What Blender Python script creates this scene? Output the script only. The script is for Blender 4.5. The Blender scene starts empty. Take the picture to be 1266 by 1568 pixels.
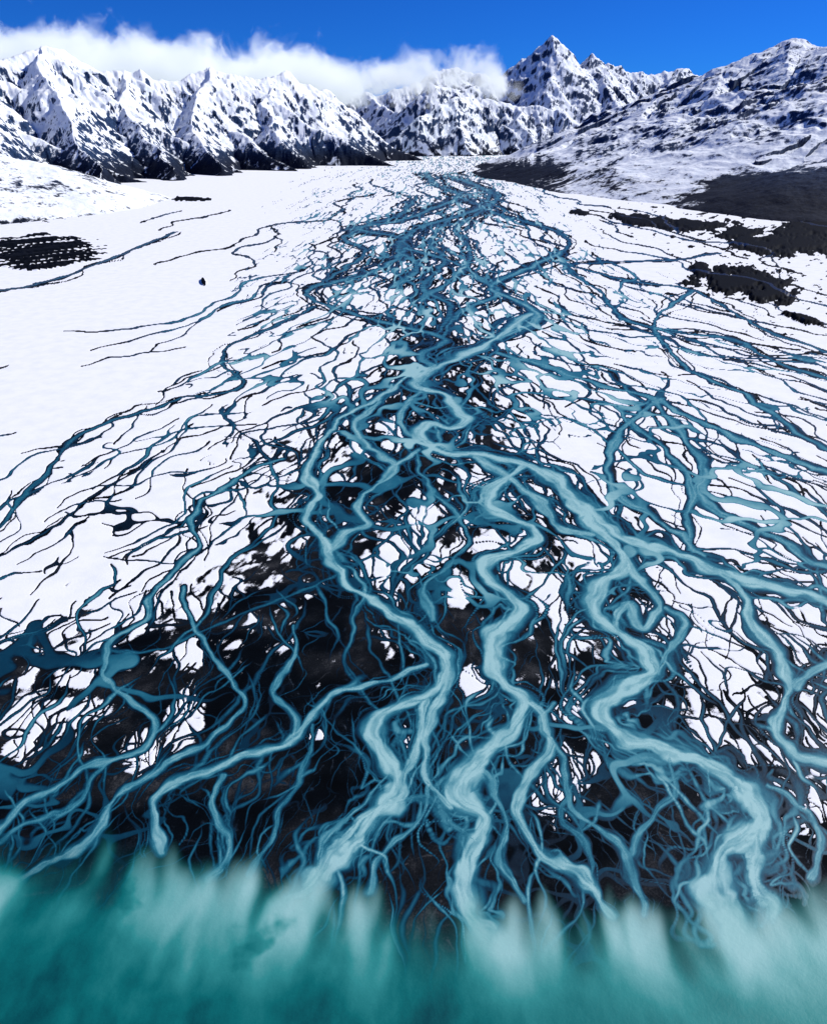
import bpy, math, time
import numpy as np
from mathutils import Vector
T0=time.time()
rng=np.random.default_rng(7)
TH=math.radians(29.0); CT,ST=math.cos(TH),math.sin(TH)
H=40.0                       # 1 unit = 10 m, survey height 400 m
S=1.5/1568.0
scene=bpy.context.scene

# ------------------------------------------------------------ noise helpers
_G={}
def _grad(seed):
    if seed not in _G:
        r=np.random.default_rng(1000+seed); a=r.random((256,256))*2*np.pi
        _G[seed]=(np.cos(a).astype(np.float32).ravel(),np.sin(a).astype(np.float32).ravel())
    return _G[seed]
def pn(x,y,seed=0):
    gx,gy=_grad(seed)
    x=np.asarray(x,np.float32); y=np.asarray(y,np.float32)
    xf=np.floor(x); yf=np.floor(y)
    xi=xf.astype(np.int32)&255; yi=yf.astype(np.int32)&255
    fx=x-xf; fy=y-yf
    x1=(xi+1)&255; y1=(yi+1)&255
    def d(ix,iy,ax,ay):
        k=iy*256+ix
        return gx[k]*ax+gy[k]*ay
    u=fx*fx*fx*(fx*(fx*6-15)+10); v=fy*fy*fy*(fy*(fy*6-15)+10)
    a=d(xi,yi,fx,fy); b=d(x1,yi,fx-1,fy); c=d(xi,y1,fx,fy-1); e=d(x1,y1,fx-1,fy-1)
    r=a+u*(b-a); q=c+u*(e-c)
    return (r+v*(q-r))*1.5
def fbm(x,y,o=4,seed=0,g=0.5):
    s=0;a=1;n=0
    for i in range(o):
        s=s+a*pn(x*(2.03**i)+i*17.3,y*(2.03**i)-i*9.1,seed+i); n+=a; a*=g
    return s/n
def ridged(x,y,o=4,seed=0,g=0.5):
    s=0;a=1;n=0
    for i in range(o):
        s=s+a*(1-np.abs(pn(x*(2.1**i)+i*7.7,y*(2.1**i)+i*3.3,seed+i))*1.6); n+=a; a*=g
    return s/n
def sm(a,b,x):
    t=np.clip((x-a)/(b-a),0,1); return t*t*(3-2*t)
def vor(u,v,seed):
    r=np.random.default_rng(5000+seed); jx=(.12+.76*r.random((128,128))).astype(np.float32).ravel(); jy=(.12+.76*r.random((128,128))).astype(np.float32).ravel()
    uf=np.floor(u); vf=np.floor(v); ui=uf.astype(np.int32); vi=vf.astype(np.int32); fu=u-uf; fv=v-vf
    F1=np.full(u.shape,9,np.float32); F2=F1.copy()
    for a in(-1,0,1):
        for b in(-1,0,1):
            k=((vi+b)&127)*128+((ui+a)&127)
            d=np.sqrt((a+jx[k]-fu)**2+(b+jy[k]-fv)**2)
            F2=np.minimum(F2,np.maximum(F1,d)); F1=np.minimum(F1,d)
    return F2-F1
def zone(pts,px,py,sig=62):
    n=np.zeros(px.shape,np.float32); d=np.full(px.shape,1e-12,np.float32)
    for (a,b,c) in pts:
        w=np.exp(-((px-a)**2+((py-b)*1.15)**2)/(2*sig*sig))+1e-4/(1+((px-a)**2+(py-b)**2)/1e4)**2
        n+=w*c; d+=w
    return n/d
def blur(a,rx,ry):
    def bx(a,r,ax):
        if r<1: return a
        pad=[(0,0),(0,0)]; pad[ax]=(r+1,r)
        c=np.cumsum(np.pad(a,pad,mode='edge').astype(np.float64),axis=ax)
        n=a.shape[ax]
        if ax==0: return ((c[2*r+1:2*r+1+n]-c[:n])/(2*r+1)).astype(np.float32)
        return ((c[:,2*r+1:2*r+1+n]-c[:,:n])/(2*r+1)).astype(np.float32)
    for _ in range(2): a=bx(bx(a,rx,1),ry,0)
    return a

# ------------------------------------------------------------ survey -> ground
def g_from(px,py):
    xc=(np.asarray(px,float)-633)*S; yc=(784-np.asarray(py,float))*S
    t=H/(ST-yc*CT)
    return xc*t,t*(CT+yc*ST),t
def to_p(X,Y):
    dep=Y*CT+H*ST
    return 633+X/dep/S, 784-(Y*ST-H*CT)/dep/S, dep
def w_from(px,py,Y):
    xc=(px-633)*S; yc=(784-py)*S; t=Y/(CT+yc*ST)
    return xc*t,Y,H+t*(-ST+yc*CT)

# ------------------------------------------------------------ valley sheet (fan LOD grid)
NC,NR=1480,1300
PX0,PX1=-230.,1496.; PY0,PY1=1730.,225.5
DP=(PX1-PX0)/(NC-1); DQ=(PY0-PY1)/(NR-1)
pxs=np.linspace(PX0,PX1,NC); pys=np.linspace(PY0,PY1,NR)
PX,PY=np.meshgrid(pxs,pys); PX=PX.astype(np.float32); PY=PY.astype(np.float32)
GX,GY,GT=g_from(PX,PY); GX=GX.astype(np.float32); GY=GY.astype(np.float32); GT=GT.astype(np.float32)
Yrow=g_from(633,pys)[1]; dYrow=np.gradient(Yrow); Trow=g_from(633,pys)[2]
P=np.zeros(NC*NR,np.float32); F=np.zeros(NC*NR,np.float32)

def splat(X,Y,w,M,R,Pf=None,Ff=None):
    Pf=P if Pf is None else Pf; Ff=F if Ff is None else Ff
    a,b,dep=to_p(X,Y)
    cf=(a-PX0)/DP; rf=(PY0-b)/DQ
    ok=(cf>2)&(cf<NC-3)&(rf>2)&(rf<NR-3)
    cf=cf[ok];rf=rf[ok];w=w[ok];M=M[ok];dep=dep[ok]
    ci=np.rint(cf).astype(np.int64); ri=np.rint(rf).astype(np.int64)
    cx=DP*S*dep; cy=dYrow[ri]
    w=np.maximum(w,0.75*cx); w=np.minimum(w,cx*R/1.7); wy=np.maximum(w,.75*cy)
    for dj in range(-R,R+1):
        for di in range(-R,R+1):
            c=ci+di; r=ri+dj
            v=(c>=0)&(c<NC)&(r>=0)&(r<NR)
            e=np.exp(-(((c-cf)*cx/w)**2+((r-rf)*cy/wy)**2)).astype(np.float32)
            v&=e>0.01
            k=(r*NC+c)[v]; e=e[v]
            np.maximum.at(Pf,k,e); np.maximum.at(Ff,k,e*M[v].astype(np.float32))

P2=P.reshape(NR,NC); F2=F.reshape(NR,NC)
ALG=np.zeros((NR,NC),np.float32); ACR=np.zeros((NR,NC),np.float32)
def stamp_curve(X,Y,w,M,pw=1.35,rec=None):
    a,b,dep=to_p(X,Y)
    cf=(a-PX0)/DP; rf=(PY0-b)/DQ
    for i in range(len(X)):
        if not(0<rf[i]<NR-1) or not(-20<cf[i]<NC+20): continue
        cx=DP*S*dep[i]; cy=dYrow[int(rf[i])]; wy=max(w[i],.75*cy)
        Rc=int(w[i]*1.9/cx)+2; Rr=int(wy*1.9/cy)+2
        c0=max(0,int(cf[i])-Rc); c1=min(NC,int(cf[i])+Rc+2)
        r0=max(0,int(rf[i])-Rr); r1=min(NR,int(rf[i])+Rr+2)
        if c1<=c0 or r1<=r0: continue
        dx=(np.arange(c0,c1)-cf[i])*cx; dy=(np.arange(r0,r1)-rf[i])*cy
        q=((dx/w[i])[None,:]**2+(dy/wy)[:,None]**2).astype(np.float32)
        e=np.exp(-q**pw)
        sl=(slice(r0,r1),slice(c0,c1))
        if rec is not None:
            L_,nx,ny,cid=rec
            m=e>P2[sl]
            ALG[sl][m]=L_[i]+cid*500
            ACR[sl][m]=((dx[None,:]*nx[i]+dy[:,None]*ny[i])/w[i])[m]
        P2[sl]=np.maximum(P2[sl],e); F2[sl]=np.maximum(F2[sl],e*M[i])

def catmull(pts,n=14):
    p=np.array(pts,float); p=np.vstack([2*p[0]-p[1],p,2*p[-1]-p[-2]])
    out=[]
    for i in range(1,len(p)-2):
        t=np.linspace(0,1,n,endpoint=False)[:,None]
        out.append(0.5*((2*p[i])+(-p[i-1]+p[i+1])*t+(2*p[i-1]-5*p[i]+4*p[i+1]-p[i+2])*t*t+(-p[i-1]+3*p[i]-3*p[i+1]+p[i+2])*t**3))
    out.append(p[-2][None]); return np.vstack(out)

# (points, half width start, half width end, milkiness, companions)
CH=[
([(810,480),(750,525),(690,552),(650,572),(638,592),(680,603),(700,628),(718,640),(688,655),(652,650),(645,672),(672,692),(730,696),(800,710),(850,735),(880,765),(920,800),(960,825),(1030,845),(1100,875),(1180,900),(1266,920),(1400,960)],9,17,.97,4),
([(640,560),(610,590),(560,620),(520,640),(500,670),(480,700),(470,730),(492,760),(468,790),(500,830),(512,870),(550,910),(610,945),(650,980),(683,1020),(668,1052),(620,1080),(575,1110),(580,1150),(612,1190),(590,1240),(540,1290),(490,1340)],5,17,.93,4),
([(640,960),(680,1010),(684,1050),(660,1100),(650,1150),(656,1200),(690,1240)],14,6,.85,3),
([(650,1070),(642,1130),(620,1180),(612,1225),(545,1262),(512,1300),(485,1330),(440,1385)],8,11,.85,3),
([(650,1020),(560,1045),(490,1080),(450,1128),(380,1160),(300,1185),(250,1215),(235,1258),(244,1300)],7,10,.78,2),
([(800,715),(765,740),(745,775),(790,797),(822,822),(790,845),(752,855),(745,885),(782,910),(803,935),(770,962),(758,1000),(772,1040),(803,1078),(782,1120),(740,1150),(712,1180),(700,1220),(738,1250),(718,1300),(712,1360),(722,1400),(750,1425)],10,17,.95,4),
([(803,1078),(836,1108),(838,1150),(808,1190),(790,1240),(812,1290),(862,1320),(905,1350),(938,1405)],9,10,.85,3),
([(870,760),(900,800),(940,835),(958,870),(915,895),(905,930),(940,962),(985,1000),(1002,1030),(960,1050),(925,1070),(920,1100),(960,1130),(1020,1150),(1080,1170),(1130,1195),(1160,1230),(1165,1268),(1112,1300),(1088,1330),(1100,1380),(1130,1425)],12,25,.96,5),
([(1130,1195),(1165,1240),(1163,1300),(1150,1350),(1182,1395)],18,13,.88,3),
([(940,835),(975,880),(1010,925),(985,960),(960,925),(945,960),(975,985),(1005,1020)],9,8,.8,2),
([(1020,930),(1045,960),(1020,1000),(1010,1030)],7,8,.68,1),
([(1080,865),(1140,910),(1150,950),(1185,1000),(1210,1045),(1190,1100),(1200,1138),(1266,1168),(1380,1200)],8,14,.88,2),
([(1300,1000),(1240,1030),(1215,1050)],12,9,.78,2),
([(1060,445),(1012,480),(1000,505),(1030,540),(1060,570),(1130,600),(1190,640),(1266,690),(1400,740)],3.5,6,.6,1),
([(760,540),(830,560),(920,590),(1000,610),(1060,640),(1150,680),(1266,722),(1400,770)],5,8,.66,1),
([(1010,610),(965,645),(938,680),(930,720),(952,760),(1000,790),(1080,850)],9,7,.68,1),
([(1000,610),(1040,660),(1080,720),(1070,760),(1130,800),(1200,830),(1266,870),(1400,900)],7,8,.65,1),
([(960,640),(1020,690),(1060,750),(1050,800),(1060,840)],5,7,.62,1),
([(850,390),(880,420),(920,450),(960,490),(1040,510),(1120,520),(1200,560),(1266,580),(1400,620)],3,5,.52,1),
([(870,405),(960,400),(1030,398),(1100,388)],2.2,1.5,.4,1),
([(850,400),(960,430),(1060,445),(1160,500),(1266,540)],2.7,3.5,.5,1),
([(860,385),(800,415),(750,440),(790,460),(822,488),(760,520)],5,8,.68,3),
([(650,265),(672,285),(702,300),(650,325),(600,340),(545,350),(620,368),(600,400),(560,420),(480,440),(478,458),(540,480),(620,502),(682,520),(645,542),(664,568)],4,6,.56,4),
([(690,270),(742,290),(760,305),(720,325),(640,350),(610,380),(640,410),(600,440)],4,6,.54,4),
([(700,300),(770,330),(840,350),(870,370),(845,395),(760,430),(750,445)],3,4,.44,3),
([(620,380),(690,400),(740,430),(760,450),(700,480),(680,515)],4,6,.56,3),
([(750,290),(740,320),(700,350),(720,390),(690,430),(640,460)],4,6,.54,3),
([(640,300),(610,330),(560,345),(530,365),(560,385),(530,410),(500,430)],3.5,4,.5,3),
([(690,330),(660,370),(680,400),(650,440),(690,470),(670,510)],4,5,.52,3),
([(600,590),(570,625),(545,650),(560,680),(604,715),(575,745),(545,775),(562,800),(530,812),(505,845)],5,9,.78,2),
([(640,690),(610,710),(580,738)],7,7,.75,1),
([(640,690),(642,720),(672,760),(700,790),(722,830),(690,860),(650,900),(660,950)],4,7,.58,2),
([(690,690),(640,672),(612,640),(640,600),(660,560)],8,5,.75,2),
([(730,700),(780,735),(830,770),(850,800),(900,820)],10,8,.8,2),
([(480,470),(440,490),(400,508),(350,530),(345,560),(372,585),(350,600),(280,610),(220,630),(160,650),(110,672),(88,700),(40,760),(0,800),(-150,880)],3,4.5,.40,1),
([(270,355),(220,375),(160,400),(80,430),(0,445),(-150,470)],2.4,3.5,.35,1),
([(250,690),(190,730),(130,770),(80,810),(0,850),(-150,900)],2,3,.2,1),
([(430,700),(380,722),(300,780),(290,808),(302,840),(258,880),(230,920),(222,950),(170,982),(160,1020),(182,1060),(233,1100),(222,1140),(150,1170),(60,1220),(0,1270),(-120,1340)],4,8,.66,1),
([(280,900),(290,950),(318,990),(350,1040),(372,1070),(358,1100),(300,1150),(220,1190),(172,1220),(150,1280),(90,1315),(20,1350)],4,8,.66,1),
([(455,960),(450,1010),(412,1050),(448,1100),(440,1140)],4,6,.6,1),
([(520,880),(470,900),(400,930),(320,960),(250,990),(170,1000)],3,4,.38,1),
([(1060,840),(1120,840),(1180,860),(1266,880)],3,4,.42,1),
([(850,1080),(830,1110),(850,1140),(870,1200),(880,1250),(940,1290),(970,1340),(985,1400)],6,7,.62,2),
([(1180,1200),(1230,1240),(1255,1290),(1240,1350)],6,8,.66,2),
([(340,1190),(330,1240),(350,1290),(310,1350)],5,7,.62,2),
([(1020,1160),(1030,1210),(980,1270),(970,1310)],5,7,.56,1),
([(560,1290),(600,1240),(660,1230),(720,1290)],4,6,.46,1),
([(480,1110),(470,1170),(430,1230),(420,1290),(380,1340)],4,7,.5,2),
([(690,1130),(740,1190),(770,1250),(760,1320),(800,1380)],5,8,.62,2),
([(600,1180),(560,1230),(530,1250),(500,1290),(470,1350)],4,6,.6,2),
([(660,1200),(640,1260),(580,1320),(560,1370)],4,7,.6,2),
([(880,1200),(860,1250),(900,1300),(905,1350)],3,5,.5,2),
([(160,1170),(120,1220),(60,1260),(0,1290)],3,6,.5,1),
]
for ci,(pts,w0,w1,M,comp) in enumerate(CH):
    c=catmull(pts)
    X,Y,_=g_from(c[:,0],c[:,1])
    seg=np.hypot(np.diff(c[:,0]),np.diff(c[:,1])); L=np.concatenate([[0],np.cumsum(seg)])
    n=int(L[-1]/2.0)+4; l=np.linspace(0,L[-1],n)
    X=np.interp(l,L,X); Y=np.interp(l,L,Y); f=l/L[-1]
    dep=Y*CT+H*ST
    wpx=(w0+(w1-w0)*f)*np.clip(1+.6*pn(l/46,l*0+ci*3.3,41)+.12*pn(l/18,l*0+ci*3.3,40),.45,2)
    tx=np.gradient(X);ty=np.gradient(Y);tn=np.hypot(tx,ty)+1e-9; nx,ny=ty/tn,-tx/tn
    stamp_curve(X,Y,wpx*S*dep*1.2,M*.62*(.93+.12*pn(l/25,l*0+ci,43)),1.8,rec=(l,nx,ny,ci))
    for k in range(3):
        o=.55*wpx*pn(l/40.,l*0+ci*5.1+k*9,42)*1.4*S*dep
        stamp_curve(X+nx*o,Y+ny*o,wpx*S*dep*(.74-.14*k)*np.clip(1+.5*pn(l/36,l*0+k*4+ci,48),.35,1.6),M*(.95+.15*pn(l/25,l*0+ci+k*2,43)),1.9)
    for k in range(comp*2):
        a=(.8+2.2*rng.random())*(1 if k%2 else -1)
        o=(a*wpx*(1+.8*pn(l/60.,l*0+k,49))+18*pn(l/80.,l*0+ci*7+k*2.7,44)+10*pn(l/32.,l*0+ci*7+k*2.7,45))*S*dep
        ww=np.maximum(1.6,wpx*(.10+.28*rng.random()))*S*dep*(.5+1.2*np.abs(pn(l/48,l*0+k,46)))
        mm=M*(.25+.5*rng.random())*np.clip(.7+.9*pn(l/70,l*0+k*3+ci,47),.08,1)
        stamp_curve(X+nx*o,Y+ny*o,ww,mm,1.5)
print('channels',time.time()-T0)

# ------------------------------------------------------------ fan flow field
def Wf(Y): 
    z=(165-Y)/15.; return 40+15*np.logaddexp(0,z)
def dWf(Y): return -1/(1+np.exp(-(165-Y)/15.))
def xcen(Y): return 2+0.045*np.clip(Y-150,0,900)
def trace(X,Y,w,M,life,A=.8,lam=9.,seed=60,lake=False,R=2):
    n=len(X); age=np.zeros(n); buf=[[],[],[],[]]
    w=w*np.ones(n); M=M*np.ones(n)
    for st in range(int(life.max())):
        alive=(age<life)
        if not alive.any(): break
        i=np.where(alive)[0]
        x=X[i];y=Y[i]
        q=np.log1p(y/90.)*90./lam; lx=x/(lam*(1+y/90.))*1.0
        ang=A*(pn(lx*1.0+3,q,seed)*1.5+.7*pn(lx*2.7,q*2.7,seed+1))
        W=Wf(y); dx=-(x-xcen(y))/W*dWf(y)
        dy=-np.ones_like(dx); nn=np.hypot(dx,dy); dx/=nn; dy/=nn
        c,s=np.cos(ang),np.sin(ang); ux=dx*c-dy*s; uy=dx*s+dy*c
        dep=y*CT+H*ST; ds=DP*S*dep*1.0
        X[i]=x+ux*ds; Y[i]=y+uy*ds*(1+np.clip((y-60)/220,0,2.2))
        age[i]+=1
        f=age[i]/life[i]; tp=np.clip(np.minimum(f*5,(1-f)*2.5),0.05,1)
        if lake:
            buf[2].append(w[i]*(0.6+2.6*f)); buf[3].append(M[i]*(1-f)**1.1)
        else:
            vw=np.clip(1+.9*pn(lx*2.2+i*.37,q*2.2,seed+2),.35,2)
            buf[2].append(w[i]*(.45+dep/110.)*(.35+.65*tp)*vw); buf[3].append(M[i]*tp*(.6+.4*vw))
        buf[0].append(X[i].copy()); buf[1].append(Y[i].copy())
    return [np.concatenate(b) for b in buf]
def seeds(n,dens,box):
    px=rng.uniform(box[0],box[1],n*4); py=rng.uniform(box[2],box[3],n*4)
    d=zone(dens,px.astype(np.float32),py.astype(np.float32))
    k=rng.random(n*4)<d; px=px[k][:n];py=py[k][:n]
    X,Y,_=g_from(px,py); return X,Y
BR=[(100,400,0),(300,400,.02),(100,560,.05),(300,540,.06),(0,500,.02),(430,400,.18),(430,560,.42),(150,700,.18),(0,700,.16),(100,850,.27),(-150,800,.25),(300,750,.24),(350,650,.32),(500,640,.7),(600,400,1),(540,350,.9),(660,285,.8),(720,285,.9),(700,400,.95),(800,370,.7),(550,300,0),(450,330,.03),(480,420,.5),(830,300,.05),(900,330,.1),(850,480,.6),(1000,470,.36),(1200,430,.12),(1300,380,0),(1100,600,.45),(1200,700,.4),(1400,700,.4),(950,650,.55),(1100,850,.25),(1000,950,.34),(700,600,.85),(600,800,.55),(450,900,.45),(200,1000,.4),(0,1000,.4),(700,1000,.42),(600,1200,.5),(1200,1100,.25),(1100,345,0),(1000,360,.1),(200,1200,.5),(-150,1100,.4),(900,1200,.5),(1150,1300,.5)]
for sd in (60,64,68):
    X,Y=seeds(150,BR,(-200,1450,262,1250)); n=len(X)
    a=trace(X,Y,rng.uniform(.05,.14,n),rng.uniform(.16,.5,n),rng.integers(60,280,n),A=.85,lam=6,seed=sd)
    splat(*a,3)
for sd in (72,76):
    X,Y=seeds(70,[(700,450,1),(650,700,1),(500,800,1),(700,300,1),(900,700,.8),(1100,700,.6),(300,950,.5),(100,700,.1),(100,400,0),(1200,400,0),(600,1100,1),(1100,1100,.6)],(100,1300,262,1100)); n=len(X)
    a=trace(X,Y,rng.uniform(.09,.22,n),rng.uniform(.25,.66,n),rng.integers(120,500,n),A=.95,lam=8,seed=sd)
    splat(*a,5)
for sd in (80,84,88):
    px=rng.uniform(-200,1450,66); py=rng.uniform(1010,1380,66); X,Y,_=g_from(px,py); n=len(X)
    wl=np.where(px<420,.62,1.)
    a=trace(X,Y,rng.uniform(.04,.26,n)*wl,rng.uniform(.15,.78,n)*wl,rng.integers(80,260,n),A=1.05,lam=4.6,seed=sd)
    splat(*a,6)
for sd in (110,113):   # hair-fine rills on the wet gravel
    px=rng.uniform(-200,1450,230); py=rng.uniform(900,1370,230); X,Y,_=g_from(px,py); n=len(X)
    a=trace(X,Y,rng.uniform(.02,.05,n),rng.uniform(.10,.42,n),rng.integers(40,150,n),A=1.1,lam=2.8,seed=sd)
    splat(*a,2)
print('traces',time.time()-T0)

# organic warp of the rasterised channels
dep=GY*CT+H*ST; qx=GX/(1+GY/90.); qy=np.log1p(GY/90.)*90.
sc=(1+GY/110.)
w1=pn(qx/2.6,qy/2.6,101)*.34+pn(qx/1.1,qy/1.1,102)*.13+pn(qx/.42,qy/.42,103)*.03
w2=pn(qx/2.6,qy/2.6,105)*.34+pn(qx/1.1,qy/1.1,106)*.13+pn(qx/.42,qy/.42,107)*.03
DC=(w1*sc/(DP*S*dep)); DR=(w2*sc*1.3/dYrow[:,None])
ii,jj=np.meshgrid(np.arange(NR),np.arange(NC),indexing='ij')
rr=np.clip(ii+DR,0,NR-1.01); cc=np.clip(jj+DC,0,NC-1.01)
r0=rr.astype(np.int32); c0=cc.astype(np.int32); fr=(rr-r0).astype(np.float32); fc=(cc-c0).astype(np.float32)
def samp(A):
    return (A[r0,c0]*(1-fc)+A[r0,c0+1]*fc)*(1-fr)+(A[r0+1,c0]*(1-fc)+A[r0+1,c0+1]*fc)*fr
P2=samp(P2); F2=samp(F2)
# silt streaks that follow each channel's own bed
stk=fbm(ALG/55.,ACR*2.6+.5*pn(ALG/30.,ACR,230),3,231,.6)
stk=stk[r0,c0]
F2=F2*(1+.55*np.clip(stk,-.6,.35)*sm(.25,.7,P2))

# lake plumes (separate field)
PL=np.zeros_like(P); FL=np.zeros_like(F)
shx=[-230,0,200,400,600,750,900,1100,1266,1500]; shy=[1265,1290,1325,1365,1405,1425,1415,1425,1400,1380]
for sd,A,N_,W_ in ((92,.30,70,(.10,.40)),(94,.38,70,(.10,.40))):
    px=rng.uniform(-220,1480,N_); py=np.interp(px,shx,shy)+rng.uniform(-90,30,N_)
    X,Y,_=g_from(px,py); n=len(X)
    a=trace(X,Y,rng.uniform(*W_,n),rng.uniform(.1,.8,n),rng.integers(60,200,n),A=A,lam=4,seed=sd,lake=True)
    splat(*a,13,PL,FL)
mx_=[(244,1300),(440,1385),(490,1340),(750,1425),(712,1370),(938,1405),(1130,1425),(1100,1380),(1182,1395),(985,1400),(310,1350),(380,1340),(20,1350),(800,1380),(1240,1350),(-100,1330),(560,1370),(470,1350)]
px=np.repeat([m[0] for m in mx_],7)+rng.uniform(-30,30,7*len(mx_)); py=np.repeat([m[1] for m in mx_],7)+rng.uniform(-25,5,7*len(mx_))
X,Y,_=g_from(px,py); n=len(X)
a=trace(X,Y,rng.uniform(.14,.40,n),rng.uniform(.5,1,n),rng.integers(80,230,n),A=.42,lam=3.4,seed=98,lake=True)
splat(*a,13,PL,FL)
FL=FL.reshape(NR,NC)
FLn=blur(FL,3,6); FLs=blur(FL,7,15); FLw=blur(FL,24,30)
print('lake',time.time()-T0)

# ------------------------------------------------------------ braid network
ph=(GX-xcen(GY))/Wf(GY); U=ph*60.0
V=np.log1p(GY/90.)*90.
wx=fbm(GX/(5*(1+GY/120)),V/6,3,120); wy=fbm(GX/(5*(1+GY/120))+40,V/6,3,124)
B=zone(BR,PX,PY)
def net(cw,cl,seed,amp):
    u=U/cw+amp*wx+.35*pn(U/cw*1.3,V/cl*1.3,seed+30)+.14*pn(U/cw*3.3,V/cl*3.3,seed+36); v=V/cl+amp*wy+.35*pn(U/cw*1.3+9,V/cl*1.3,seed+31)+.14*pn(U/cw*3.3,V/cl*3.3,seed+37)
    e=vor(u,v,seed)
    k=.45+1.0*pn(U/cw*.45,V/cl*.45,seed+32)+.5*pn(U/cw*1.6,V/cl*1.0,seed+33)
    return e,k
cool=zone([(650,500,1),(650,350,1.15),(700,800,.95),(1000,700,1.15),(1200,700,1.15),(200,700,.5),(50,900,.4),(100,450,.8),(300,450,.9),(300,1100,.3),(600,1200,.4),(1100,1100,.6),(1200,400,.6),(450,900,.4),(1000,500,1.1)],PX,PY,110)
net_s=np.zeros_like(GX); net_f=np.zeros_like(GX)
near=sm(120,60,GY); vnear=sm(62,38,GY)
for cw,cl,seed,amp,wgt,w0 in ((5.5,6.5,1,.55,1.0,.19),(2.7,3.6,2,.5,.26+.40*near,.145),(1.5,2.2,3,.45,.05+.26*np.maximum(vnear,sm(.75,1,B)*.6),.11)):
    e,k=net(cw,cl,seed,amp)
    w=w0*np.clip(k+ (B-.45)*1.0,0,1.3)*np.clip(wgt,0,1)*sm(.02,.3,B)
    w=np.where(w<.28*w0,0,w)
    en=e/np.maximum(w,1e-4)
    c=sm(1.15,.55,en)*(w>.012); core=sm(1.15,.42,en)*(w>.012)
    net_s=np.maximum(net_s,c); net_f=np.maximum(net_f,(c*.07+core*np.clip(w/w0,0,1)*(.18+.18*cool+.62*sm(-.3,.7,pn(U/6,V/6,seed+50)))))
flow=np.maximum(F2,net_f*(.35+.8*cool))
# ------------------------------------------------------------ snow cover
SN=[(100,400,1),(100,600,1),(300,450,1),(350,330,1),(200,750,1),(60,850,1),(-150,700,1),(350,700,1),(250,850,.9),(100,950,.76),(300,950,.46),(60,1080,.42),(60,1150,.36),(-150,1100,.4),(250,1100,.26),(200,1250,.1),(400,1000,.3),(450,900,.4),(450,780,.58),(500,700,.54),(400,1150,.15),(500,600,.9),(560,500,.9),(600,400,.8),(620,330,.8),(580,300,1),(700,300,.8),(850,320,1),(800,400,.9),(700,450,.82),(640,520,.42),(600,640,.34),(700,600,.42),(560,750,.3),(640,830,.58),(600,870,.56),(720,740,.5),(850,560,.97),(900,640,.95),(1000,550,1),(1100,450,1),(1200,560,1),(1200,750,1),(1400,750,1),(960,700,.96),(1100,820,1),(1200,900,1),(1080,980,.95),(900,850,.5),(850,900,.46),(700,930,.38),(870,1000,.4),(1000,1100,.32),(1130,1050,.6),(1230,1200,.9),(1180,1170,.5),(850,1200,.32),(700,1060,.26),(550,950,.26),(500,1100,.14),(600,1200,.1),(400,1250,.05),(900,1280,.12),(1050,1250,.1),(700,1300,.0),(1250,1300,.3),(100,1300,0),(1200,360,1),(900,320,1)]
def blob(cx,cy,rx,ry,rot=0):
    c,s=math.cos(rot),math.sin(rot); dx=PX-cx; dy=PY-cy
    return 1-np.sqrt(((dx*c+dy*s)/rx)**2+((-dx*s+dy*c)/ry)**2)
SP=zone(SN,PX,PY,50)
patch=np.full_like(GX,-3)
for b in ((75,1098,85,24,-.15),(45,1142,46,18,-.3),(222,1155,32,33,.3),(282,1112,27,45,.2),(115,1040,28,13),(290,1000,24,26),(855,1200,42,54),(1240,1190,60,55),(1232,1238,42,22),(885,1085,26,30),(628,845,54,44),(588,872,34,30),(640,792,28,34),(900,838,38,26),(912,866,32,26),(1085,975,70,85,-.3),(1125,1012,50,36),(735,745,34,28),(845,905,30,30),(725,1045,20,28),(700,905,22,28),(870,975,28,34),(425,730,36,26),(1150,1150,36,24),(1160,1015,34,24),(1085,1120,30,34),(960,1075,20,16),(620,1130,14,20),(485,1125,16,10),(600,655,24,14),(550,690,20,16),(780,880,22,22),(1220,930,60,28),(1040,870,46,18),(930,775,28,16),(1080,830,50,24),(860,640,40,16)):
    patch=np.maximum(patch,blob(*b))
st=.8*fbm(U/1.5+.9*wx,V/3.6+.4*wy,4,140,.58)+.55*fbm(U/.55+wx,V/1.5,3,150)
wet=np.maximum(net_s*(1-.6*sm(.7,.35,SP)), sm(.32,.62,P2**.5))
snow=np.maximum(SP+.66*st*sm(1.12,.75,SP), .60+.7*patch+.46*st)-.85*wet
snow=snow-.10*(fbm(GX*.9,GY*.9,3,160)>.34)*sm(.9,1,SP)
# scrub / terraces
nb=fbm(PX/26,PY/11,4,170)
scrub=np.full_like(GX,-9)
for b in ((1135,432,84,26,.05),(1180,452,46,16,.1),(1070,412,16,14,0),(985,338,66,11,.1),(1060,345,70,10,0),(1160,376,60,14,.2),(1215,372,85,18,0),(1130,358,40,13,0),(1256,350,90,20,-.1),(1230,490,40,6,.3),(1330,370,80,30,0),(885,325,24,5,0),(290,305,34,4,0),(312,432,7,3,1.2)):
    scrub=np.maximum(scrub,blob(*b))
scrub=scrub+.75*nb+.3*fbm(PX/7,PY/4,2,173)-.04
z_r=zone([(1200,420,1),(1250,470,1),(1150,350,1.2),(1000,325,1.05),(900,420,0),(1000,500,0),(1266,600,0),(800,300,0),(600,400,0)],PX,PY,60)*(PX>850)
scrub=np.maximum(scrub,(z_r*.5+.9*fbm(PX/14,PY/5,3,178)-.76))
terr=sm(-300,-200,PX)*sm(1.0,.5,np.abs(PY-388+.05*PX+9*pn(PX/40,PY/30,179))/(11+26*sm(240,60,PX)))*sm(235,110,PX+30*nb)
scrub=np.maximum(scrub,-1+1.15*terr+terr*(1.3*fbm(PX/130,(PY+PX*.10)/3.0,3,180)+.1))
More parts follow.
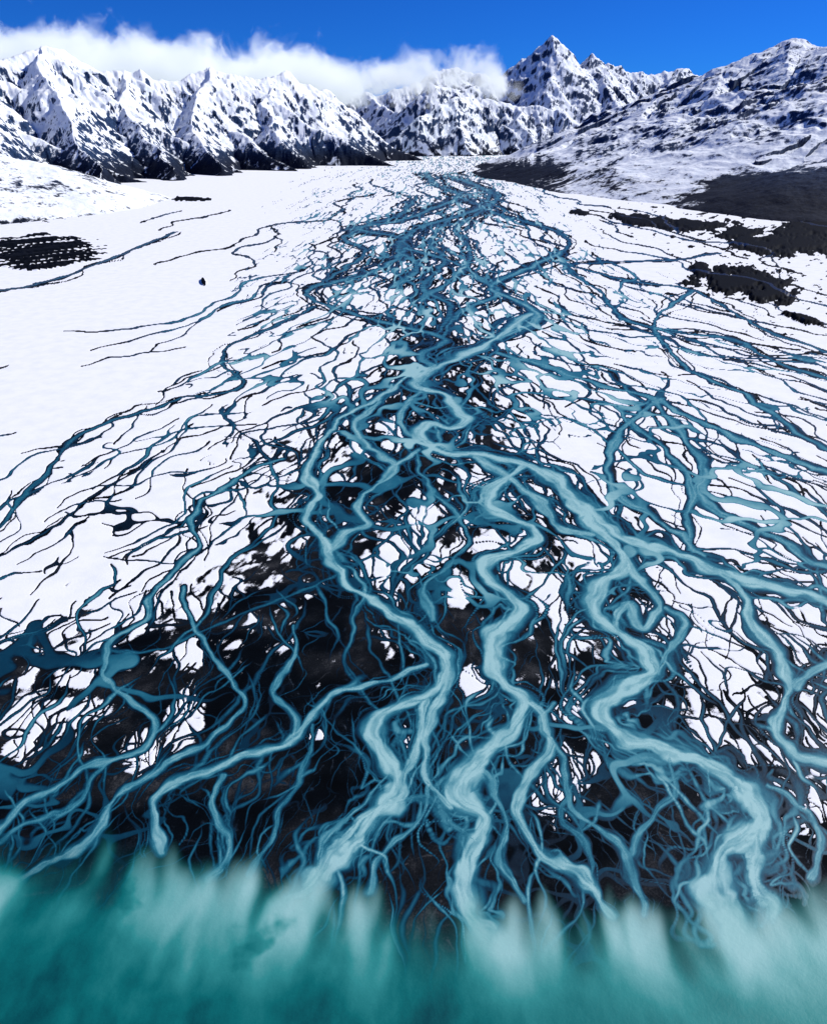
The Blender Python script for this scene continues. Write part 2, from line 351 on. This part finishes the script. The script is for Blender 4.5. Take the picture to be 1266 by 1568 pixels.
left_s=sm(300,60,PX)*sm(360,335,PY)*sm(240,262,PY)
scrub=np.maximum(scrub,-.6+left_s*(.9*fbm(PX/60,(PY-PX*.35)/4,3,186)+.45))
scr=sm(0,.12,scrub)
snow=snow-1.2*scr
# ------------------------------------------------------------ lake mask
sh=np.interp(PX,shx,shy)+30*fbm(PX/70.,PY/160.,2,190)+20*pn(PX/120.,PY*0,191)
lk=sm(-62,72,PY-sh+150*(FLs-.22))
dk=fbm(PX/40,PY/34,3,199)
smud=sm(.1,.9,np.maximum.reduce([blob(188,1378,40,40,.3),blob(395,1440,70,34,-.6)*.8])+.8*dk)
fade=sm(1560,1430,PY)
mott=fbm(GX/3.2+.8*wx,GY/3.6+.6*wy,3,195,.5)
clear_water=sm(90,0,PY-sh)*sm(.35,.08,FLs)  # clear dark-teal water between the silt plumes, less milky near shore
milk=np.clip(FLs*.72*sm(1640,1420,PY)+.20*FLn*fade+.50*FLw*sm(1710,1460,PY)+.13*sm(1600,1430,PY)*sm(100,600,PX)+.20*mott+.04*fbm(GX/.5,GY/1.0,3,197)+.20*sm(600,1250,PX)*sm(1340,1500,PY)+.11-.25*clear_water,0,1)
milk=milk*(1-.5*smud)
snow=snow-1.5*sm(-150,-60,PY-sh+60*nb)
grav=.5+.5*fbm(U/.9+wx,V/1.8,4,210,.6)
lines=ridged(U/.9+1.5*wx,V/2.6+wy,3,217,.55)
rill=sm(.82,.97,lines)*sm(.6,.3,SP)
grav=grav+.42*rill
flow=np.maximum(flow,rill*.16*sm(-.3,.3,pn(U/3,V/5,219)))
brown=sm(.05,.4,fbm(U/4,V/6,2,215)+.2)
Z=.04*sm(.45,.6,snow)+.9*scr*sm(.05,.5,scrub)*(GY>120)
Z=Z*(1-lk)+(-.05)*lk
print('fields',time.time()-T0)

def build(name,Xa,Ya,Za,mask,attrs,mat):
    nr,nc=Xa.shape
    idx=np.arange(nr*nc).reshape(nr,nc)
    q=np.stack([idx[:-1,:-1],idx[:-1,1:],idx[1:,1:],idx[1:,:-1]],-1)[mask]
    used=np.zeros(nr*nc,bool); used[q.ravel()]=True
    re=np.cumsum(used)-1; q=re[q]
    co=np.stack([Xa.ravel()[used],Ya.ravel()[used],Za.ravel()[used]],-1).astype(np.float32)
    m=bpy.data.meshes.new(name)
    m.vertices.add(len(co)); m.vertices.foreach_set('co',co.ravel())
    m.loops.add(q.size); m.loops.foreach_set('vertex_index',q.ravel().astype(np.int32))
    m.polygons.add(len(q)); m.polygons.foreach_set('loop_start',np.arange(0,q.size,4,dtype=np.int32))
    m.polygons.foreach_set('use_smooth',np.ones(len(q),bool))
    for k,a in attrs.items():
        at=m.attributes.new(k,'FLOAT','POINT'); at.data.foreach_set('value',a.ravel()[used].astype(np.float32))
    m.update()
    o=bpy.data.objects.new(name,m); scene.collection.objects.link(o); m.materials.append(mat); return o

# ------------------------------------------------------------ materials
class N:
    def __init__(s,mat):
        mat.use_nodes=True; s.t=mat.node_tree; s.t.nodes.clear()
    def n(s,ty,**k):
        x=s.t.nodes.new(ty)
        for a,b in k.items(): setattr(x,a,b)
        return x
    def l(s,a,b): s.t.links.new(a,b)
    def put(s,sock,v):
        if hasattr(v,'is_linked') or hasattr(v,'links'): s.l(v,sock)
        else: sock.default_value=v
    def math(s,op,a,b=0,c=0,clamp=False):
        x=s.n('ShaderNodeMath',operation=op,use_clamp=clamp)
        s.put(x.inputs[0],a); s.put(x.inputs[1],b)
        if op in('MULTIPLY_ADD',): s.put(x.inputs[2],c)
        return x.outputs[0]
    def mix(s,f,a,b):
        x=s.n('ShaderNodeMix',data_type='RGBA'); s.put(x.inputs[0],f); s.put(x.inputs[6],a); s.put(x.inputs[7],b); return x.outputs[2]
    def attr(s,name):
        x=s.n('ShaderNodeAttribute',attribute_name=name); return x.outputs['Fac']
    def step(s,v,a,b,c=0.,d=1.):
        x=s.n('ShaderNodeMapRange',interpolation_type='SMOOTHSTEP'); s.put(x.inputs[0],v)
        x.inputs[1].default_value=a;x.inputs[2].default_value=b;x.inputs[3].default_value=c;x.inputs[4].default_value=d; return x.outputs[0]
    def noise(s,vec,sc,det=3,ro=.55,dist=0):
        x=s.n('ShaderNodeTexNoise'); s.l(vec,x.inputs['Vector']); x.inputs['Scale'].default_value=sc; x.inputs['Detail'].default_value=det; x.inputs['Roughness'].default_value=ro; x.inputs['Distortion'].default_value=dist; return x.outputs[0]
    def ramp(s,f,stops):
        x=s.n('ShaderNodeValToRGB'); s.put(x.inputs[0],f); e=x.color_ramp.elements
        while len(e)<len(stops): e.new(.5)
        for i,(p,c) in enumerate(stops): e[i].position=p; e[i].color=(*c,1)
        return x.outputs[0]
mat=bpy.data.materials.new('snow_gravel_and_glacial_water'); n=N(mat)
pos=n.n('ShaderNodeNewGeometry').outputs['Position']
fl=n.attr('flow'); sn=n.attr('snow'); lkA=n.attr('lake'); mk=n.attr('milk'); gr=n.attr('gravel'); brn=n.attr('brown'); scA=n.attr('scrub')
nz1=n.noise(pos,1.3,4,.58); nz2=n.noise(pos,7,4,.65); nz3=n.noise(pos,.35,4,.6)
fl2=n.math('MULTIPLY_ADD',n.math('SUBTRACT',nz1,.5),n.math('MULTIPLY',fl,.30),fl)
water=n.ramp(fl2,[(0,(.0006,.002,.004)),(.12,(.001,.010,.022)),(.24,(.004,.045,.080)),(.40,(.014,.122,.175)),(.57,(.058,.240,.290)),(.77,(.180,.400,.415)),(1,(.34,.57,.55))])
g2=n.math('ADD',n.math('MULTIPLY',gr,.6),n.math('MULTIPLY',nz2,.45))
gcol=n.ramp(g2,[(.35,(.0004,.0010,.0018)),(.58,(.0013,.0026,.0045)),(.72,(.007,.011,.016)),(.88,(.04,.052,.066)),(1,(.12,.135,.16))])
gb=n.ramp(g2,[(.3,(.001,.0015,.002)),(.55,(.012,.014,.017)),(.80,(.070,.070,.070)),(1,(.15,.15,.15))])
gcol=n.mix(n.math('MULTIPLY',brn,.75),gcol,gb)
base=n.mix(n.step(fl2,.03,.16),gcol,water)
base=n.mix(scA,base,n.ramp(nz2,[(.3,(.0008,.0012,.003)),(.7,(.006,.008,.012))]))
sfac=n.step(n.math('ADD',sn,n.math('MULTIPLY',n.math('SUBTRACT',nz2,.5),.22)),.47,.56)
snc=n.ramp(nz3,[(.25,(.85,.865,.89)),(.6,(.95,.95,.95))])
base=n.mix(sfac,base,snc)
mk2=n.math('ADD',mk,n.math('MULTIPLY',n.math('SUBTRACT',n.noise(pos,10,5,.8),.5),.14))
lcol=n.ramp(mk2,[(0,(.001,.050,.060)),(.18,(.003,.140,.135)),(.42,(.030,.255,.235)),(.68,(.14,.40,.37)),(1,(.31,.56,.52))])
base=n.mix(lkA,base,lcol)
wf=n.math('MAXIMUM',n.math('MULTIPLY',n.step(fl2,.05,.2),n.math('SUBTRACT',1,sfac)),lkA)
rough=n.step(wf,0,1,.8,.4)
spec=n.step(wf,0,1,.03,.18)
bs=n.n('ShaderNodeBsdfPrincipled'); n.l(base,bs.inputs['Base Color']); n.l(rough,bs.inputs['Roughness']); n.l(spec,bs.inputs['Specular IOR Level'])
bp=n.n('ShaderNodeBump'); bp.inputs['Strength'].default_value=.25; bp.inputs['Distance'].default_value=.05; n.l(n.noise(pos,4,5,.6),bp.inputs['Height']); n.l(bp.outputs[0],bs.inputs['Normal'])
o=n.n('ShaderNodeOutputMaterial'); n.l(bs.outputs[0],o.inputs[0])

at=dict(flow=flow,snow=snow,lake=lk,milk=milk,gravel=grav,brown=brown,scrub=scr)
def fm(a): return (a[:-1,:-1]+a[1:,1:])*.5
lm=fm(lk)>.5; rm=(fm(flow)>.12)&(fm(snow)<.5)&~lm
build('lake_water',GX,GY,Z,lm,at,mat)
build('braided_river',GX,GY,Z,rm,at,mat)
build('snowy_gravel_plain',GX,GY,Z,~lm&~rm,at,mat)
print('plain',time.time()-T0)

# far ground sheet
gm=bpy.data.materials.new('snow_ground'); g=N(gm)
b=g.n('ShaderNodeBsdfPrincipled'); b.inputs['Roughness'].default_value=.9
p_=g.n('ShaderNodeNewGeometry').outputs['Position']
g.l(g.ramp(g.noise(p_,.02,5,.6),[(.35,(.1,.13,.18)),(.5,(.82,.86,.9))]),b.inputs['Base Color']); oo=g.n('ShaderNodeOutputMaterial'); g.l(b.outputs[0],oo.inputs[0])
me=bpy.data.meshes.new('ground'); R_=9000
me.from_pydata([(-R_,-R_,-3),(R_,-R_,-3),(R_,R_,-3),(-R_,R_,-3)],[],[(0,1,2,3)]); me.materials.append(gm)
scene.collection.objects.link(bpy.data.objects.new('ground',me))

# ------------------------------------------------------------ mountains: branching crest skeleton
MC,MR=1700,950
AR=.80
ta=np.linspace(-AR,AR,MC); yr=np.geomspace(300,3000,MR)
A_,YY=np.meshgrid(ta,yr); XX=(A_*YY).astype(np.float32); YY=YY.astype(np.float32)
R=[ # (id, power, [(px,py,Y,L)...])
 (0,1,[(-330,40,700,300),(-200,60,760,300),(-60,85,850,290),(0,92,900,270),(60,64,950,290),(112,84,1000,260),(190,104,1050,250),(270,119,1100,240),(325,102,1150,250),(400,124,1200,230),(440,110,1250,230),(500,140,1330,170),(540,170,1400,110),(572,225,1440,40)]),
 (0,1,[(60,64,950,200),(80,130,830,180),(110,200,740,130),(150,280,640,45)]),
 (0,1,[(190,104,1050,180),(190,160,930,160),(220,215,840,110),(262,262,740,45)]),
 (0,1,[(325,102,1150,180),(295,160,1020,150),(300,205,930,110),(340,255,830,40)]),
 (0,1,[(440,110,1250,170),(400,160,1130,150),(430,215,1020,90),(470,248,990,30)]),
 (0,1,[(500,140,1330,120),(490,185,1230,100),(530,228,1230,40)]),
 (0,1,[(-60,85,850,190),(-40,150,730,150),(-20,215,600,90),(60,290,540,30)]),
 (3,1.05,[(-420,120,480,240),(-200,190,480,170),(-60,235,500,120),(30,255,520,90),(90,285,530,55),(140,312,530,20)]),
 (1,1,[(585,228,1600,35),(640,180,1650,110),(690,150,1720,170),(740,150,1790,200),(790,160,1810,200),(850,165,1810,190),(900,195,1760,120),(960,225,1700,60)]),
 (1,1,[(690,150,1720,150),(700,190,1640,90),(720,234,1560,25)]),
 (1,1,[(640,180,1650,90),(640,210,1590,50),(645,236,1560,20)]),
 (1,1,[(790,160,1810,160),(800,195,1700,100),(830,234,1600,30)]),
 (1,1,[(660,128,1960,240),(700,134,2000,260),(750,124,2060,270),(790,98,2100,280),(820,76,2120,290),(845,54,2130,300),(866,80,2140,290),(890,99,2150,290),(905,82,2170,300),(940,100,2220,290),(975,110,2250,290),(1010,112,2280,290),(1045,102,2300,290),(1090,116,2330,290),(1180,110,2400,300),(1300,100,2400,300)]),
 (1,1,[(845,54,2130,210),(850,95,2050,210),(835,130,1960,180),(850,165,1850,120)]),
 (1,1,[(905,82,2170,210),(925,125,2050,200),(945,165,1930,140),(930,205,1800,60)]),
 (1,1,[(1045,102,2300,210),(1010,140,2120,180),(990,170,1960,120),(960,205,1800,50)]),
 (1,1,[(400,130,2400,300),(480,130,2400,300),(560,142,2450,300),(620,132,2500,300),(665,108,2560,300),(700,104,2600,300),(740,112,2600,300)]),
 (1,1,[(560,142,2450,210),(600,170,2200,150),(620,205,2000,50)]),
 (1,1,[(480,130,2400,210),(500,160,2150,170),(545,195,1900,90),(568,226,1700,30)]),
 (2,1.1,[(786,262,790,22),(805,240,830,50),(850,222,880,95),(900,204,930,120),(955,175,965,150),(1005,152,985,210),(1060,136,1000,260),(1110,106,1020,310),(1150,86,1030,340),(1185,72,1040,370),(1215,60,1050,390),(1240,78,1020,400),(1266,74,980,410),(1340,60,930,440),(1450,40,850,480),(1600,30,760,500)]),
 (2,1.05,[(1005,152,985,200),(960,200,860,150),(910,245,740,90),(880,275,680,35)]),
 (2,1.05,[(1110,106,1020,260),(1080,155,880,210),(1030,210,730,140),(960,268,620,50)]),
 (2,1.05,[(1215,60,1050,300),(1200,118,860,230),(1140,196,680,160),(1060,282,560,50)]),
 (2,1.05,[(1340,60,930,280),(1300,130,720,230),(1230,220,560,140),(1150,310,470,35)]),
 (2,1.05,[(1600,110,640,240),(1430,165,540,175),(1330,235,460,110),(1260,315,410,35)]),
 (2,1.1,[(1000,180,1350,200),(1060,146,1400,260),(1120,118,1450,300),(1250,110,1450,300)]),
]
r2=np.random.default_rng(21)
SEG=[]
sacc=[0.]
def addpoly(pts,rid,pw=1.0):
    for p,q in zip(pts[:-1],pts[1:]):
        ll=math.hypot(q[0]-p[0],q[1]-p[1]); SEG.append((*p,*q,pw,rid,sacc[0])); sacc[0]+=ll
    sacc[0]+=137.
KM=.80
def subspurs(pts,rid,ang0,km=KM,gap=24):
    tot=0
    for p,q in zip(pts[:-1],pts[1:]):
        ll=math.hypot(q[0]-p[0],q[1]-p[1]); nS=max(1,int(ll/gap))
        dx,dy=(q[0]-p[0])/ll,(q[1]-p[1])/ll
        for j in range(nS):
            f=(j+r2.random())/nS; z=(p[2]+(q[2]-p[2])*f)*.985
            if z<14: continue
            sg=1 if (tot%2) else -1; tot+=1
            a=sg*math.radians(r2.uniform(42,68)); c,s=math.cos(a),math.sin(a)
            ux,uy=dx*c-dy*s,dx*s+dy*c
            x,y=p[0]+(q[0]-p[0])*f,p[1]+(q[1]-p[1])*f
            Ls=z/km*r2.uniform(.75,1.15); P_=[(x,y,z,z/(km+.15))]
            for m_ in (.35,.7,1.):
                b=r2.uniform(-.25,.25); cc_,ss_=math.cos(b),math.sin(b); ux,uy=ux*cc_-uy*ss_,ux*ss_+uy*cc_
                prev=P_[-1]; st_=Ls*(.35 if m_<1 else .3); zz=z*(1-m_)**1.0*.97+.5
                P_.append((prev[0]+ux*st_,prev[1]+uy*st_,zz,max(zz,2)/(km+.15)))
            addpoly(P_,rid)
for rid,pw,nodes in R:
    W3=[[*w_from(a,b,c),L] for a,b,c,L in nodes]
    if rid>=2:
        addpoly(W3,rid,pw)
        if rid==2: subspurs([(x,y,z*.97,0) for x,y,z,L in W3],rid,0,km=.46,gap=60)
        continue
    main=W3[0][3]>=220 or nodes[0][0]in(585,)
    C=[]
    for p,q in zip(W3[:-1],W3[1:]):
        ll=math.hypot(q[0]-p[0],q[1]-p[1]); k=max(1,int(ll/32))
        for j in range(k):
            f=j/k; jit=0 if j==0 else 1
            C.append([p[0]+(q[0]-p[0])*f+jit*r2.uniform(-6,6),p[1]+(q[1]-p[1])*f+jit*r2.uniform(-8,8),(p[2]+(q[2]-p[2])*f)*(1-jit*r2.uniform(0,.06)),p[3]+(q[3]-p[3])*f])
    C.append(W3[-1])
    addpoly([(x,y,z,max(z,2)/(KM+.08)) for x,y,z,L in C],rid)
    if main:
        d_acc=0
        for i in range(len(C)-1):
            p,q=C[i],C[i+1]; ll=math.hypot(q[0]-p[0],q[1]-p[1]); d_acc+=ll
            if d_acc<max(34,.26*p[2]): continue
            d_acc=0
            dx,dy=(q[0]-p[0])/ll,(q[1]-p[1])/ll
            for sg in(1,-1):
                a=sg*math.radians(r2.uniform(60,120)); c,s=math.cos(a),math.sin(a); ux,uy=dx*c-dy*s,dx*s+dy*c
                Ls=p[3]*r2.uniform(.60,1.10); z=p[2]*.98; P_=[(p[0],p[1],z,z/.9)]
                for m_ in (.2,.4,.6,.8,1.):
                    b=r2.uniform(-.3,.3); cc_,ss_=math.cos(b),math.sin(b); ux,uy=ux*cc_-uy*ss_,ux*ss_+uy*cc_
                    pr=P_[-1]; zz=z*(1-m_)**1.25*r2.uniform(.88,1.05)+1
                    P_.append((pr[0]+ux*Ls*.2,pr[1]+uy*Ls*.2,zz,max(zz,2)/.9))
                addpoly(P_,rid); subspurs(P_,rid,a)
    else:
        subspurs([(x,y,z,0) for x,y,z,L in C],rid,0)
print('segments',len(SEG),time.time()-T0)
wX=XX+9*fbm(XX/60,YY/60,3,300)+2.6*fbm(XX/14,YY/14,3,302); wY=YY+9*fbm(XX/60+50,YY/60,3,305)+2.6*fbm(XX/14+9,YY/14,3,307)
hz=np.full(XX.shape,-6.,np.float32); sid=np.zeros(XX.shape,np.int8)
bs_=np.zeros(XX.shape,np.float32); bt=np.ones(XX.shape,np.float32); bh=np.zeros(XX.shape,np.float32); bL=np.ones(XX.shape,np.float32)
for (x0,y0,z0,L0,x1,y1,z1,L1,pw,rid,s0) in SEG:
    dx,dy=x1-x0,y1-y0; ll=math.hypot(dx,dy)+1e-6; Lm=max(L0,L1)*(1.2 if rid>=2 else 1.03)+14
    ya,yb=max(min(y0,y1)-Lm,300),max(y0,y1)+Lm
    if yb<=300: continue
    a0=max(0,np.searchsorted(yr,ya)-1); a1=min(MR,np.searchsorted(yr,yb)+1)
    xa,xb=min(x0,x1)-Lm,max(x0,x1)+Lm
    lo=min(xa/ya,xa/yb); hi=max(xb/ya,xb/yb)
    c0_=max(0,int((lo+AR)/(2*AR)*(MC-1))-1); c1_=min(MC,int((hi+AR)/(2*AR)*(MC-1))+3)
    if a1<=a0 or c1_<=c0_: continue
    sl=(slice(a0,a1),slice(c0_,c1_)); X_=wX[sl];Y_=wY[sl]
    t=np.clip(((X_-x0)*dx+(Y_-y0)*dy)/(ll*ll),0,1)
    ox=X_-x0-t*dx; oy=Y_-y0-t*dy
    d=np.hypot(ox,oy)
    Lc=L0+(L1-L0)*t; hc=z0+(z1-z0)*t
    tt=d/Lc
    z=hc*(np.clip(1-tt,0,1)**pw)-6*sm(.93,1.15,tt)
    m=z>hz[sl]
    if not m.any(): continue
    ang=np.arctan2(ox*dy-oy*dx,1e-3+np.abs(ox*dx+oy*dy))
    for arr,val in((hz,z),(bs_,s0+t*ll+10*ang),(bt,tt),(bh,hc),(bL,Lc),(sid,rid+0*z)):
        arr[sl][m]=val[m]
print('skeleton',time.time()-T0)
dd=bt*bL
g1=1-np.abs(pn(bs_/60+.45*pn(XX/50,YY/50,310),dd/220,311))*2.2
g2_=1-np.abs(pn(bs_/22+.3*pn(XX/22,YY/22,312),dd/110,313))*2.2
g3=1-np.abs(pn(bs_/9.5+.3*pn(XX/10,YY/10,314),dd/55,315))*2.2
g4=1-np.abs(pn(bs_/4.2,dd/30,316))*2.2
shp=np.clip(bt*4,0,1)*np.clip((1-bt)*2.4,0,1)
al=(sid<2)
hz=hz+shp*(hz>-5.5)*np.where(al,np.clip(bh,0,120)*(.050*(g2_-.35)+.034*(g3-.35)+.015*g4),bh*np.where(sid==2,.5,.35)*(.12*(g1-.35)+.07*(g2_-.35)+.032*(g3-.35)+.014*g4))
rib=.25*g2_+.4*g3+.35*g4
rg=ridged(XX/70,YY/70,5,330,.5)
amp=np.clip(hz/60,0,1)*np.where(al,6.5,4.5)*(1+YY/2500)
hz=hz+amp*(rg-.55)*1.3+np.clip(hz/30,0,1)*np.where(al,1.0,.5)*fbm(XX/8,YY/8,3,340,.5)
gxv=np.gradient(hz,axis=1)/np.maximum(np.gradient(XX,axis=1),1e-3)
dzr=np.gradient(hz,axis=0)/np.gradient(YY,axis=0)-gxv*(A_)
slope=np.hypot(gxv,dzr)
nn=fbm(XX/34,YY/34,4,350,.65); n2=fbm(XX/5.5,YY/5.5,5,356,.72)
far=np.clip(YY/1200,.6,2)
n2b=fbm(XX/(9*far),YY/(9*far),4,366,.7)
raw=.66*slope+.44*rib+.26*nn+.30*n2+.34*n2b
low=sm(80,6,hz)
raw=raw+np.where(sid==0,.40,np.where(sid==1,.22,.22))*low
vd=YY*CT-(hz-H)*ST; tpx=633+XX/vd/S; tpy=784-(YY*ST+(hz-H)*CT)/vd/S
foot_shade=(sid==2)*sm(1000,1160,tpx)*sm(250,290,tpy+.10*(tpx-1150))  # shadow on the hillside foot, painted in as darker slope colour
nose=(sid==2)*sm(900,830,tpx)*sm(236,262,tpy)
bandd=(sid==0)*sm(34,10,hz)
raw=raw+1.0*foot_shade+.50*nose+.30*bandd
vis=hz>2
rock_and_shade=np.zeros_like(raw)
for i,fr_ in enumerate((.46,.42,.40,.24)):
    mk_=(sid==i)&(np.abs(A_)<.62); 
    if (mk_&vis).any(): th=np.percentile(raw[mk_&vis],100*(1-fr_)); rock_and_shade[sid==i]=raw[sid==i]-th
bushm=sm(30,6,hz)
mm_=bpy.data.materials.new('snow_and_rock_mountain'); m=N(mm_)
pos=m.n('ShaderNodeNewGeometry').outputs['Position']
rk=m.attr('rock_and_shade'); bu=m.attr('bush')
nA=m.noise(pos,.45,5,.7); nB=m.noise(pos,.08,4,.6)
rf_=m.step(m.math('ADD',rk,m.math('MULTIPLY',m.math('SUBTRACT',nA,.5),.8)),-.03,.19)
rc=m.ramp(nA,[(.3,(.003,.010,.034)),(.55,(.016,.040,.100)),(.75,(.07,.12,.22))])
rc=m.mix(bu,rc,m.ramp(nA,[(.3,(.0012,.003,.010)),(.6,(.008,.013,.028)),(.8,(.04,.045,.06))]))
sc_=m.ramp(nB,[(.3,(.82,.87,.92)),(.6,(.92,.94,.96))])
bs=m.n('ShaderNodeBsdfPrincipled'); m.l(m.mix(rf_,sc_,rc),bs.inputs['Base Color']); bs.inputs['Roughness'].default_value=.85; bs.inputs['Specular IOR Level'].default_value=.08
bp=m.n('ShaderNodeBump'); bp.inputs['Strength'].default_value=.7; bp.inputs['Distance'].default_value=1.3; m.l(m.noise(pos,.16,7,.62),bp.inputs['Height']); m.l(bp.outputs[0],bs.inputs['Normal'])
o=m.n('ShaderNodeOutputMaterial'); m.l(bs.outputs[0],o.inputs[0])
keep=(np.maximum.reduce([hz[:-1,:-1],hz[1:,1:],hz[:-1,1:],hz[1:,:-1]])>-1.0)
for i,nm in enumerate(('snowy_mountain_range','snowy_alpine_peak','snowy_hillside','snowy_foothill')):
    build(nm,XX,YY,hz,keep&(sid[:-1,:-1]==i),dict(rock_and_shade=rock_and_shade,bush=bushm),mm_)
print('mountains',time.time()-T0)

# ------------------------------------------------------------ clouds (volume)
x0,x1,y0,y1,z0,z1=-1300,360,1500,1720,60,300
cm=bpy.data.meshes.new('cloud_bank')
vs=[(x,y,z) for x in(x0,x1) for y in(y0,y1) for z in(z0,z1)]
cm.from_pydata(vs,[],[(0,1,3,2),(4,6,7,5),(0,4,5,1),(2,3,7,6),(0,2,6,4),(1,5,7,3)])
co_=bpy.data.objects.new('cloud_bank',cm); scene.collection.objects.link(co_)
cmat=bpy.data.materials.new('cloud'); c=N(cmat)
pos=c.n('ShaderNodeNewGeometry').outputs['Position']
sep=c.n('ShaderNodeSeparateXYZ'); c.l(pos,sep.inputs[0])
x=sep.outputs[0]; z=sep.outputs[2]; y=sep.outputs[1]
top=c.n('ShaderNodeMapRange'); c.l(x,top.inputs[0]); top.inputs[1].default_value=-830; top.inputs[2].default_value=160; top.inputs[3].default_value=220; top.inputs[4].default_value=162
nv=c.noise(pos,.014,6,.66,.5); nl=c.noise(pos,.0046,2,.5)
h=c.math('DIVIDE',c.math('SUBTRACT',top.outputs[0],z),36)
v=c.math('ADD',h,c.math('MULTIPLY',c.math('SUBTRACT',nv,.475),7.0)); v=c.math('ADD',v,c.math('MULTIPLY',c.math('SUBTRACT',nl,.48),3.2))
ex=c.step(x,130,310,0,5)
v=c.math('SUBTRACT',v,ex)
bz=c.math('ADD',z,c.math('MULTIPLY',c.math('SUBTRACT',nv,.5),110)); bz=c.math('ADD',bz,c.math('MULTIPLY',c.math('SUBTRACT',nl,.5),60))
bot=c.step(bz,76,132,5,0); v=c.math('SUBTRACT',v,bot)
v=c.math('SUBTRACT',v,c.step(z,62,90,4,0))
yy=c.math('DIVIDE',c.math('ABSOLUTE',c.math('SUBTRACT',y,1610)),110); v=c.math('SUBTRACT',v,c.math('MULTIPLY',c.math('POWER',yy,3),1.6))
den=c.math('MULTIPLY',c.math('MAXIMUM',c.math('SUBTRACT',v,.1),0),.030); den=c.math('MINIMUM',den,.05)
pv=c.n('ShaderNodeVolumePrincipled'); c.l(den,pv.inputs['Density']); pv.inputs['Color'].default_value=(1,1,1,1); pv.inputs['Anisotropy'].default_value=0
c.l(c.math('MULTIPLY',den,.50),pv.inputs['Emission Strength']); pv.inputs['Emission Color'].default_value=(.80,.90,1,1)  # added glow in place of sunlight scattered many times inside the cloud
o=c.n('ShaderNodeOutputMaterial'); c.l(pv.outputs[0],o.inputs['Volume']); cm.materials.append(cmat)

# ------------------------------------------------------------ light, sky, camera
AZ=math.radians(66); EL=math.radians(37)   # azimuth clockwise from +Y (view direction)
d=(math.sin(AZ)*math.cos(EL),math.cos(AZ)*math.cos(EL),math.sin(EL))
sl=bpy.data.lights.new('sun','SUN'); sl.energy=5.0; sl.angle=math.radians(.5); sl.color=(1,.98,.94)
so=bpy.data.objects.new('sun',sl); so.rotation_euler=Vector(d).to_track_quat('Z','Y').to_euler(); scene.collection.objects.link(so)
w=bpy.data.worlds.new('World'); scene.world=w; w.use_nodes=True; nt=w.node_tree
bg=nt.nodes['Background']; sky=nt.nodes.new('ShaderNodeTexSky'); sky.sky_type='NISHITA'; sky.sun_disc=False
sky.sun_elevation=EL; sky.sun_rotation=AZ; sky.altitude=2500; sky.air_density=1.0; sky.dust_density=.1; sky.ozone_density=4
mx=nt.nodes.new('ShaderNodeMix'); mx.data_type='RGBA'; mx.blend_type='MULTIPLY'; mx.inputs[0].default_value=1; mx.inputs[7].default_value=(.06,.36,1.0,1)
nt.links.new(sky.outputs[0],mx.inputs[6]); nt.links.new(mx.outputs[2],bg.inputs['Color']); bg.inputs['Strength'].default_value=.10
cam=bpy.data.cameras.new('camera'); cam.sensor_fit='VERTICAL'; cam.sensor_height=36; cam.sensor_width=36; cam.lens=24; cam.clip_end=30000; cam.clip_start=.5
cob=bpy.data.objects.new('camera',cam); cob.location=(0,0,H); cob.rotation_euler=(math.radians(90-29),0,0); scene.collection.objects.link(cob); scene.camera=cob
scene.view_settings.view_transform='Standard'; scene.view_settings.look='None'; scene.view_settings.exposure=0
print('done',time.time()-T0)
